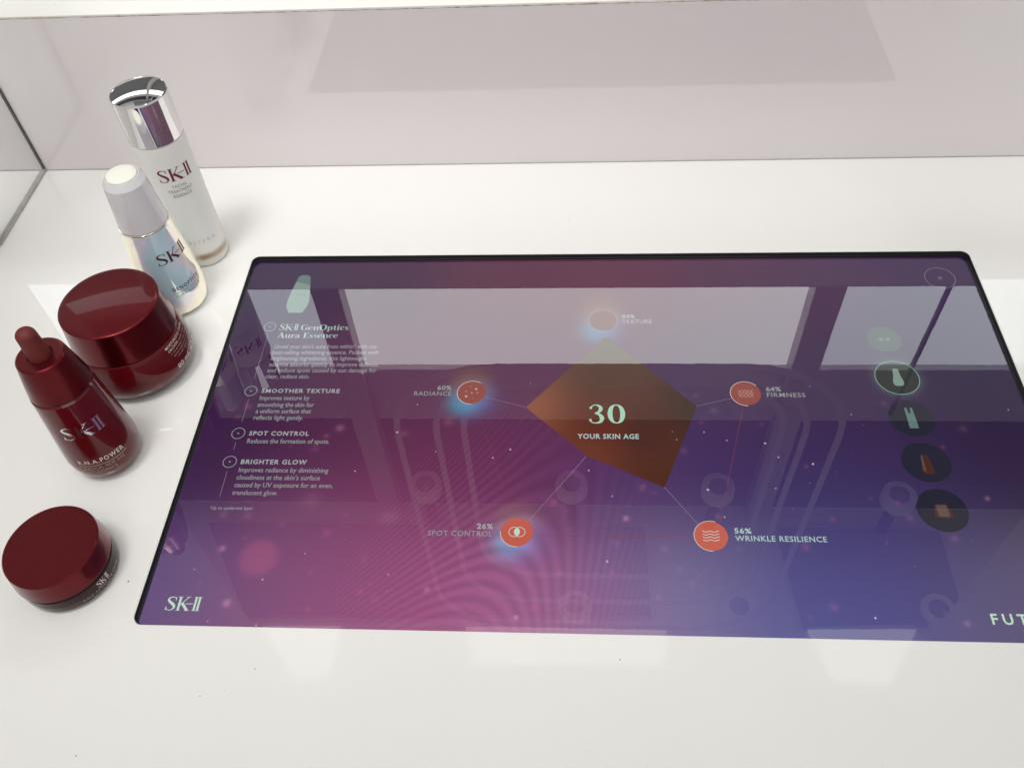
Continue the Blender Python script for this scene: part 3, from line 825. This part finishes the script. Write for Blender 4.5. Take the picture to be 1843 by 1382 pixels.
# skin-age polygon
def poly_mat():
    mt, n, l, b = mat('age_polygon')
    n.remove(b)
    at = n.new('ShaderNodeAttribute'); at.attribute_name = 'picture'
    e = n.new('ShaderNodeEmission'); l.new(at.outputs['Color'], e.inputs[0]); l.new(e.outputs[0], n['Material Output'].inputs[0])
    return mt
PV_ = [((1091, 606), (.085, .065, .04)), ((1254, 731), (.052, .026, .020)), ((1196, 877), (.085, .026, .013)), ((1056, 820), (.155, .042, .024)), ((946, 733), (.27, .085, .045))]
c = disp(1095, 750)
vv = [(c[0], c[1], ZD + 0.00003)] + [(*disp(*p), ZD + 0.00003) for p, _ in PV_]
me = mesh_from('poly', vv, [(0, i + 1, (i + 1) % 5 + 1)[::-1] for i in range(5)])
bm = bmesh.new(); bm.from_mesh(me); bmesh.ops.subdivide_edges(bm, edges=list(bm.edges), cuts=7, use_grid_fill=True); bm.to_mesh(me); bm.free()
ca = me.color_attributes.new('picture', 'FLOAT_COLOR', 'POINT')
for i, vx in enumerate(me.vertices):
    ws = 0; acc = [0, 0, 0]
    for p, cc in PV_ + [((1085, 770), (.125, .028, .018)), ((1160, 780), (.076, .024, .019)), ((1090, 680), (.095, .040, .028))]:
        q = disp(*p); w = 1 / (((vx.co.x - q[0]) ** 2 + (vx.co.y - q[1]) ** 2) + 1e-5) ** 1.3
        ws += w
        for k in range(3): acc[k] += w * cc[k]
    ca.data[i].color = (*(q / ws for q in acc), 1)
link('age_polygon', me, poly_mat(), display)
place_text('number', serif('30', 0.10), 1060.2, 762, 1126, 762, 34, E_['number'], cap=1.0)

# links between the score discs
def dashes(p, q, m, n=22, w=.22, solid=False):
    a, b = Vector(disp(*p)), Vector(disp(*q)); s = Shape()
    if solid: s.bar(a.x, a.y, b.x, b.y, w * MM)
    else:
        for k in range(n):
            c, d = a.lerp(b, k / n), a.lerp(b, (k + .62) / n); s.bar(c.x, c.y, d.x, d.y, w * MM)
    flat('link_line', s, m)
dashes((875, 715), (946, 733), E_['dash'], 20); dashes((952, 937), (1056, 820), E_['dash'], 30, .26); dashes((1196, 877), (1257, 944), E_['dash'], 22, .26); dashes((1254, 731), (1316, 717), E_['dash'], 16)
dashes((962, 963.5), (1251, 968), E_['redline'], w=.28, solid=True); dashes((1337, 735), (1296, 938), E_['redline'], w=.24, solid=True); dashes((858, 733), (916, 912), E_['redline'], w=.16, solid=True)

# score discs
def score(u, v, rpx, m, pct, icon):
    cx, cy = disp(u, v); r = rpx * px_m(u, v)[0]
    flat('score_disc', disc_shape(cx, cy, r), m)
    if pct: flat('score_arc', arc_shape(cx, cy, r * 1.03, .42 * MM, -88, -88 - 360 * pct), E_['arc'] if icon else E_['coral_ring'])
    s = Shape(); k = r
    if icon == 'spark':
        for dx, dy, q in ((-.38, -.35, .13), (.28, .32, .12), (0, -.05, .085), (-.42, .1, .06), (.4, -.02, .07), (-.12, .52, .04), (.1, -.5, .045)):
            x, y = cx + dx * k, cy + dy * k; a = q * k
            s.poly([(x - a, y), (x - .3 * a, y - .3 * a), (x, y - a), (x + .3 * a, y - .3 * a), (x + a, y), (x + .3 * a, y + .3 * a), (x, y + a), (x - .3 * a, y + .3 * a)])
        flat('score_icon', s, E_['arc'])
    if icon == 'lens':
        for sx in (-.17, .17):
            t = arc_shape(cx + sx * k, cy, .33 * k, .055 * k, 0, 360, 40); s.add(t)
        flat('score_icon', s, E_['arc'])
        s = Shape(); s.poly([(cx + .16 * k * math.cos(a) if False else cx + (.17 * k) * (1 - (q / 10) ** 2) * sg, cy + .30 * k * q / 10) for sg, rng in ((1, range(-10, 11)), (-1, range(9, -10, -1))) for q in rng for a in (0,)])
        flat('score_icon', s, E_['mint'])
    if icon == 'wave':
        for j in range(4):
            y = cy + (.30 - .2 * j) * k
            s.brush([(cx + (-.5 + q / 8) * k, y + .045 * k * math.cos(q * math.pi / 2 + .6), .055 * k) for q in range(9)], n=3)
        flat('score_icon', s, E_['arc'])
    if icon == 'mesh':
        for ph in (0, math.pi):
            for j in (-.5, .5):
                y = cy + j * .32 * k
                s.brush([(cx + (-.5 + q / 8) * k, y + .16 * k * math.cos(q * math.pi / 2 + ph), .035 * k) for q in range(9)], n=3)
        flat('score_icon', s, E_['icon_dim'])
score(849.3, 706.5, 25.5, E_['orange_dim'], .60, 'spark')
score(1085, 577, 24.7, E_['coral_pale'], .84, None)
score(930.4, 957.1, 29, E_['orange'], .26, 'lens')
score(1280, 964.4, 30, E_['orange'], .56, 'wave')
score(1342.2, 708.5, 27, E_['orange_dim'], .64, 'mesh')

# close button
cx, cy = disp(1691.5, 500.7); r = 27 * px_m(1691, 500)[0]
s = arc_shape(cx, cy, r, .28 * MM, 0, 360); s.bar(cx - .16 * r, cy - .16 * r, cx + .16 * r, cy + .16 * r, .3 * MM); s.bar(cx - .16 * r, cy + .16 * r, cx + .16 * r, cy - .16 * r, .3 * MM)
flat('close_button', s, E_['dim'])
# product badges
def outline(pts, cx, cy, k):
    s = Shape(); s.poly([(cx + x * k, cy + y * k) for x, y in pts]); return s
BOT = [(-.14, .62), (-.06, .68), (.10, .68), (.18, .60), (.22, .1), (.30, -.25), (.30, -.48), (.18, -.62), (-.2, -.62), (-.30, -.48), (-.30, -.25), (-.20, .1)]
def badge(u, v, rpx, kind):
    cx, cy = disp(u, v); k = rpx * px_m(u, v)[0]
    if kind != 'ghost':
        flat('badge', disc_shape(cx, cy, k), E_['badge_on'] if kind == 'drop' else E_['badge'])
    else:
        flat('badge', disc_shape(cx, cy, k), E_['ghost'])
    if kind == 'drop':
        flat('badge_ring', arc_shape(cx, cy, k, .45 * MM, 0, 360), E_['badge_ring'])
        flat('badge_picture', outline([(x * .8, y * .8) for x, y in BOT], cx, cy, k), E_['jade_pale'])
    if kind == 'tube':
        flat('badge_picture', outline([(-.20, .60), (-.09, .60), (-.07, .30), (.03, .30), (.05, .60), (.15, .60), (.20, -.55), (-.20, -.55)], cx, cy, k), E_['jade'])
    if kind == 'serum':
        flat('badge_picture', outline([(-.12, .35), (.12, .35), (.22, -.2), (.26, -.45), (.16, -.6), (-.16, -.6), (-.26, -.45), (-.22, -.2)], cx, cy, k), E_['amber'])
        flat('badge_picture', outline([(-.16, .3), (-.08, .35), (-.10, -.5), (-.2, -.4)], cx, cy, k), E_['amber_light'])
    if kind == 'jar':
        flat('badge_picture', outline([(-.26, .28), (.24, .28), (.40, -.25), (.34, -.36), (-.30, -.36), (-.36, -.25)], cx, cy, k), E_['amber'])
        flat('badge_picture', outline([(-.22, .24), (.20, .24), (.24, -.30), (-.20, -.30)], cx, cy, k), E_['amber_light'])
    if kind == 'ghost':
        s = Shape(); s.disc(cx - .18 * k, cy, .14 * k); s.disc(cx + .22 * k, cy, .12 * k); flat('badge_picture', s, E_['ghost_mark'])
badge(1591, 611, 31, 'ghost'); badge(1614.6, 679.8, 39.4, 'drop'); badge(1640.6, 753, 41, 'tube'); badge(1666.7, 831.8, 44, 'serum'); badge(1696, 918, 46, 'jar')
# product picture at the upper left
P = [(820, 270), (850, 255), (900, 258), (917, 275), (915, 340), (905, 470), (890, 510), (845, 568), (735, 568), (715, 520), (725, 470), (760, 390), (800, 310)]
P = [disp(360 + x / 4.606, 440 + y / 4.606) for x, y in P]
s = Shape(); s.poly(P); flat('product_picture', s, E_['jade_pale'])
s = Shape(); s.poly([P[0], P[1], P[2], P[3], P[4], P[-1]]); flat('product_cap', s, E_['jade'])
place_text('product_logo', LOGO, 530.5, 533.5, 549.5, 533.5, 6.0, E_['jade'], cap=1.0)
# sparkles
s = Shape()
for u, v, r in ((918.5, 809, 2.6), (887, 824, 2.2), (751.4, 728.3, 1.6), (784, 813, 1.5), (1059.5, 846.6, 2.2), (1102, 893, 1.9), (1267, 778, 1.9), (1218, 791, 1.5), (1274, 881.5, 3.2), (1092.7, 1010.3, 3.2), (1304, 930.4, 2.2), (1308, 792.6, 1.9), (1377, 798, 2.8), (1457.5, 696, 1.3), (1532, 746.5, 1.6), (1814.5, 737.7, 2.0), (1401, 823, 2.3), (1463, 835, 3.0), (1396, 879, 2.2), (1575.5, 1112, 3.2), (472.6, 1042.7, 2.4), (549, 996, 1.7), (699, 1034, 1.9), (639, 848, 1.9), (461, 1125, 2.2), (350, 1024, 1.7), (374, 1118, 1.7), (715, 778, 2.6), (1210, 777, 1.2), (985, 541, 1.4), (1095, 540, 1.4), (1272, 547, 1.2), (955, 690, 1.3)):
    x, y = disp(u, v); s.disc(x, y, r * px_m(u, v)[0] * .72, 8)
for _ in range(26):
    x, y = disp(random.uniform(280, 1800), random.uniform(700, 1130)); s.disc(x, y, random.uniform(.12, .24) * MM, 6)
o = flat('sparkle', s, E_['spark']); o['kind'] = 'stuff'

# =================================================================== PRODUCTS
def profile_r(prof):
    pr = sorted(prof, key=lambda p: p[1])
    def r(z):
        best = pr[0][0]
        for (r0, z0), (r1, z1) in zip(pr[:-1], pr[1:]):
            if z0 <= z <= z1:
                return max(best, r0 + (r1 - r0) * ((z - z0) / (z1 - z0) if z1 > z0 else 0)) if False else r0 + (r1 - r0) * ((z - z0) / (z1 - z0) if z1 > z0 else 0)
        return pr[-1][0]
    return r
def wrap(name, g, parent, rz, phi0, phi1, z, cap_m, m, cap=CAP, eps=0.00012):
    """lay lettering round a turned surface: from angle phi0 to phi1 (degrees), baseline height z"""
    xa, xb, _, _ = g.ext()
    # split long edges so that letters follow the curve
    bm = bmesh.new()
    vs = [bm.verts.new((math.radians(phi0 + (x - xa) / (xb - xa) * (phi1 - phi0)), z + y * cap_m / cap, 0)) for x, y in g.v]
    for f in g.f:
        try: bm.faces.new([vs[i] for i in f])
        except ValueError: pass
    k = math.floor(phi0 / 4.0) - 2
    while k * 4.0 < phi1 + 8:
        bmesh.ops.bisect_plane(bm, geom=list(bm.verts) + list(bm.edges) + list(bm.faces), dist=1e-7, plane_co=(math.radians(k * 4.0 + 0.37), 0, 0), plane_no=(1, 0, 0))
        k += 1
    for v in bm.verts:
        a, zz = v.co.x, v.co.y
        r = rz(zz) + eps
        v.co = (r * math.cos(a), r * math.sin(a), zz)
    me = bpy.data.meshes.new(name); bm.to_mesh(me); bm.free()
    return link(name, me, m, parent)
def line_shape(n=24):
    s = Shape()
    for k in range(n): s.rect(k / n, 0, (k + 1) / n, 1)
    return s
mm = lambda L: [tuple(q * 0.001 for q in p) for p in L]

# --- tall frosted bottle
t = thing('essence_bottle', 'tall frosted glass bottle with shiny chrome cap, rearmost of the group', 'bottle', (-0.0340, 0.2722, 0))
prof = fillet(mm([(0, 1.2), (12, 1.2, 1.0), (12.6, 0.2, .6), (14.2, 0.2, 2.0), (16.0, 3.2, 6), (16.2, 12), (16.35, 60), (16.5, 97.2), (15.4, 97.6), (15.4, 97.9), (0, 97.9)]))
link('glass_body', lathe(prof), M['frosted'], t)
capp = fillet(mm([(15.6, 98.2), (16.65, 98.2, .35), (16.75, 112), (16.85, 126.3, .5), (16.2, 127.2, .4)]), 5)
capp += [(0.0160 * math.sin(a) / math.sin(math.radians(19)), 0.1269 + 0.0490 * (math.cos(a) - math.cos(math.radians(19)))) for a in [math.radians(19) * (1 - k / 14) for k in range(15)]]
link('chrome_cap', lathe(capp, angle=28), M['chrome'], t)
rz = profile_r(prof)
wrap('logo', LOGO, t, lambda z: 0.0164, -93, -18, 0.0732, 0.0092, M['red_ink'], cap=1.0)
for s, a0, a1, z in (('FACIAL', -73, -40.5, .0682), ('TREATMENT', -85.5, -31.5, .0647), ('ESSENCE', -78, -37, .0612)):
    wrap('product_name', sans(s, 1.15), t, lambda z: 0.0164, a0, a1, z, 0.0022, M['grey_ink'])
wrap('embossed_word', sans('PITERA', 1.5), t, lambda z: 0.0163, -90, -25, .0215, 0.0030, M['faint_ink'])

# --- pearl bottle with white cap
t = thing('aura_bottle', 'pearly iridescent bottle with white button cap, between frosted bottle and large red jar', 'bottle', (-0.0389, 0.2265, 0))
body = fillet(mm([(0, 0.8), (10, 0.8, .5), (11, 0.0, .8), (13.6, 0.2, 3), (17.6, 3.4, 3.5)]), 6)[:-1] + spline(mm([(17.6, 3.6), (18.9, 9.5), (19.4, 18), (19.0, 26), (18.1, 37), (17.0, 48), (15.9, 58), (15.05, 66.8)]), 8) + mm([(14.2, 67.2), (14.2, 67.5), (0, 67.5)])
link('pearl_body', lathe(body), M['pearl'], t)
link('collar_ring', lathe(fillet(mm([(13.5, 67.4), (15.15, 67.4, .3), (15.15, 68.4, .3), (13.5, 68.5)]))), M['pearl_rim'], t)
capp = fillet(mm([(13.2, 68.7), (14.75, 68.7, .3), (14.0, 78), (12.35, 98.2, 1.6), (9.9, 102.4, .6), (9.4, 102.2, .2), (9.3, 101.4), (0, 101.4)]), 6)
link('cap', lathe(capp, angle=40), M['white_cap'], t)
bt = mm([(9.0, 101.3), (9.0, 102.3)]) + [(0.0090 * math.cos(a), 0.1023 + 0.0021 * math.sin(a)) for a in [math.radians(90) * k / 12 for k in range(13)]]
link('button', lathe(bt), M['button'], t)
rz = profile_r(body[10:-2])
wrap('logo', LOGO, t, rz, -68, 4, 0.0452, 0.0078, M['maroon_ink'], cap=1.0)
wrap('product_name', sans('GENOPTICS', 1.3, .02), t, rz, -65.5, -4, 0.0246, 0.0026, M['black_ink'])
wrap('underline', line_shape(), t, rz, -66, -2, 0.0228, 0.00022, M['black_ink'], cap=1.0)
wrap('product_line', sans('AURA ESSENCE', 1.2), t, rz, -63, -7, 0.0195, 0.0021, M['grey_ink'])

# --- large red jar
t = thing('cream_jar', 'large dark red cream jar with wide domed metallic lid', 'jar', (-0.0472, 0.1705, 0))
body = fillet(mm([(0, 0.8), (20, 0.8, .5), (21.5, 0, 1)]), 4)[:-1] + spline(mm([(22.5, 0.1), (27.6, 1.4), (31.6, 5.2), (33.9, 11.0), (34.3, 16.5), (33.6, 23.0), (32.2, 29.2), (31.2, 32.0)]), 8) + mm([(30.2, 32.4), (0, 32.4)])
nb = len(body)
link('jar_base', lathe([p for p in body if p[1] <= 0.0062] ), M['glass_dark'], t)
link('jar_body', lathe([p for p in body if p[1] >= 0.0050][0:]), M['glass_red'], t)
link('seam', lathe(mm([(29.6, 32.2), (30.3, 32.3), (30.3, 33.0), (29.6, 33.1)])), M['groove'], t)
R_ = 0.0282 / math.sin(math.radians(6.2))
lid = fillet(mm([(29.5, 33.0), (31.0, 33.0, .4), (30.3, 39), (28.55, 54.9, .55), (27.9, 55.5, .3)]), 6)[:-1]
lid += [(R_ * math.sin(a), 0.0554 + R_ * (math.cos(a) - math.cos(math.radians(6.15)))) for a in [math.radians(6.15) * (1 - k / 16) for k in range(17)]]
zs = 0.0548
link('lid_side', lathe([p for p in lid if p[1] <= 0.0549], angle=40), M['side_red'], t)
link('lid_top', lathe([p for p in lid if p[1] >= 0.0548 or p[0] < 0.0276], angle=40), M['lid_red'], t)
rz = profile_r([p for p in body if 0.004 < p[1] < 0.0319 and p[0] > .03])
wrap('volume_mark', sans('80 mL e 2.7 OZ', 1.05, .012), t, rz, -24, 33, 0.0125, 0.0034, M['pale_ink'])
for k, (s, a0, a1) in enumerate((('MOISTURIZING CREAM', -26, 14), ('CAUTION:', -25, -8))):
    wrap('small_print', sans(s, 1.0, .008), t, rz, a0, a1, 0.0288 - .0026 * k, 0.0016, M['pale_ink'])
def dots_row(n, seed):
    rnd = random.Random(seed); s = Shape(); x = 0
    while x < n:
        w = rnd.uniform(.5, .9)
        if rnd.random() < .17: x += .8
        h = rnd.choice((.7, .7, 1.0))
        s.rect(x, 0, x + .16, h); s.rect(x + .16, rnd.choice((0, .55)), x + w - .2, rnd.choice((.75, .2)) if False else .72); x += w
    return s
for k, (a0, a1) in enumerate(((-6, 17), (-24, 20), (-22, 21), (-19, 18))):
    wrap('small_print', dots_row(24 if k else 12, k), t, rz, a0, a1, 0.0262 - .0022 * k, 0.0011, M['dim_ink'], cap=1.0)

# --- dropper bottle
t = thing('dropper_bottle', 'dark red glass dropper bottle with rubber bulb on top', 'bottle', (-0.0448, 0.1015, 0))
body = fillet(mm([(0, 0.8), (9, 0.8, .5), (10, 0, .8), (13.0, 0.2, 3), (17.4, 3.4, 4)]), 6)[:-1] + spline(mm([(17.3, 3.6), (19.4, 9.0), (20.15, 15), (19.9, 21), (19.1, 31), (18.2, 42), (17.2, 54), (16.45, 64.5)]), 8) + mm([(15.4, 65.4), (15.4, 65.6), (0, 65.6)])
link('glass_body', lathe(body), M['glass_red'], t)
link('seam', lathe(mm([(14.6, 65.5), (15.3, 65.6), (15.3, 66.7), (14.6, 66.8)])), M['groove'], t)
capp = fillet(mm([(14.2, 66.6), (16.15, 66.6, .3), (14.6, 76), (12.3, 88.0, .8), (11.5, 88.8, .4)]), 6)[:-1]
link('collar', lathe(capp + mm([(11.4, 88.75)]), angle=40), M['side_red'], t)
link('collar_top', lathe(mm([(11.45, 88.72), (11.0, 88.8), (6.4, 88.8), (6.2, 88.4), (6.2, 86.5), (0, 86.5)]), angle=40), M['lid_red'], t)
blb = mm([(5.75, 86.6), (5.75, 88.9), (5.5, 93), (5.1, 99.5), (4.95, 102.8)]) + [(0.00495 * math.cos(a), 0.1028 + 0.0043 * math.sin(a)) for a in [math.radians(90) * k / 12 for k in range(1, 13)]]
link('rubber_bulb', lathe(blb), M['rubber'], t)
rz = profile_r(body[10:-2])
wrap('logo', LOGO, t, rz, -95, -25, 0.0408, 0.0092, M['silver'], cap=1.0)
wrap('product_name', sans('R.N.A.POWER', 1.25, .02), t, rz, -98, -24, 0.0203, 0.0030, M['pale_ink'])
wrap('underline', line_shape(), t, rz, -100, -21, 0.0185, 0.00025, M['pale_ink'], cap=1.0)
wrap('product_line', sans('RADICAL NEW AGE', 1.15), t, rz, -93, -30, 0.0153, 0.0023, M['dim_ink'])
wrap('product_line', sans('ESSENCE', 1.15), t, rz, -77, -46, 0.0118, 0.0023, M['dim_ink'])

# --- small flat jar
t = thing('eye_cream_jar', 'small flat dark red jar with plain matt lid at the front left', 'jar', (-0.0404, 0.0285, 0))
body = fillet(mm([(0, 0.6), (17, 0.6, .5), (18, 0, 1), (22.6, 0.1, 2), (24.3, 2.8, 2), (24.6, 7), (24.3, 11.8, 1.6), (22.6, 13.4, .3), (0, 13.4)]), 6)
link('jar_body', lathe(body), M['glass_dark'], t)
link('seam', lathe(mm([(22.0, 13.2), (23.1, 13.3), (23.1, 14.6), (22.0, 14.7)])), M['groove'], t)
lid = fillet(mm([(22.0, 14.5), (25.0, 14.5, .4), (24.4, 20), (23.55, 26.6, .6), (22.9, 27.25, .3)]), 6)[:-1]
link('lid_side', lathe(lid, angle=40), M['side_red'], t)
link('lid_top', lathe([lid[-1]] + mm([(22.85, 27.28), (20, 27.3), (0, 27.3)]), angle=40), M['lid_red'], t)
rz = lambda z: 0.02452
wrap('logo', LOGO, t, rz, -30.5, -13, 0.0070, 0.0042, M['pale_ink'], cap=1.0)
wrap('product_name', sans('R.N.A. POWER EYE CREAM', 1.2, .01), t, rz, -52, 9, 0.0050, 0.0014, M['dim_ink'])
wrap('product_line', sans('RADICAL NEW AGE', 1.15), t, rz, -41, -3, 0.0030, 0.0012, M['dim_ink'])

# =================================================================== dust on the counter
bm = bmesh.new()
def mote(u, v, size, ang=0):
    p = onz(u, v, 0.0)
    mtx = Matrix.Translation((p.x, p.y, size * .25)) @ Matrix.Rotation(ang, 4, 'Z') @ Matrix.Diagonal((size, size * .55, size * .4, 1))
    bmesh.ops.create_icosphere(bm, subdivisions=1, radius=.5, matrix=mtx)
for u, v, q in ((231.5, 1046, .0011), (1116, 1187, .0009), (459, 1203, .0008), (137, 1360, .0009), (360, 1253, .0006), (1056, 1010 + 340, .0004), (1131, 1290, .0004), (405, 1240, .0004), (1024, 397, .0006), (98, 330, .0005), (670, 1150, .0005), (420, 505, .0006)):
    mote(u, v, q, random.random() * 3)
for _ in range(45):
    u, v = random.choice(((random.uniform(0, 1843), random.uniform(1180, 1382)), (random.uniform(0, 220), random.uniform(430, 1380)), (random.uniform(450, 1843), random.uniform(310, 445))))
    mote(u, v, random.uniform(.00012, .00028), random.random() * 3)
me = bpy.data.meshes.new('dust'); bm.to_mesh(me); bm.free()
tag(link('dust', me, M['dust']), 'scattered dark dust specks on the white counter', 'dust', kind='stuff')
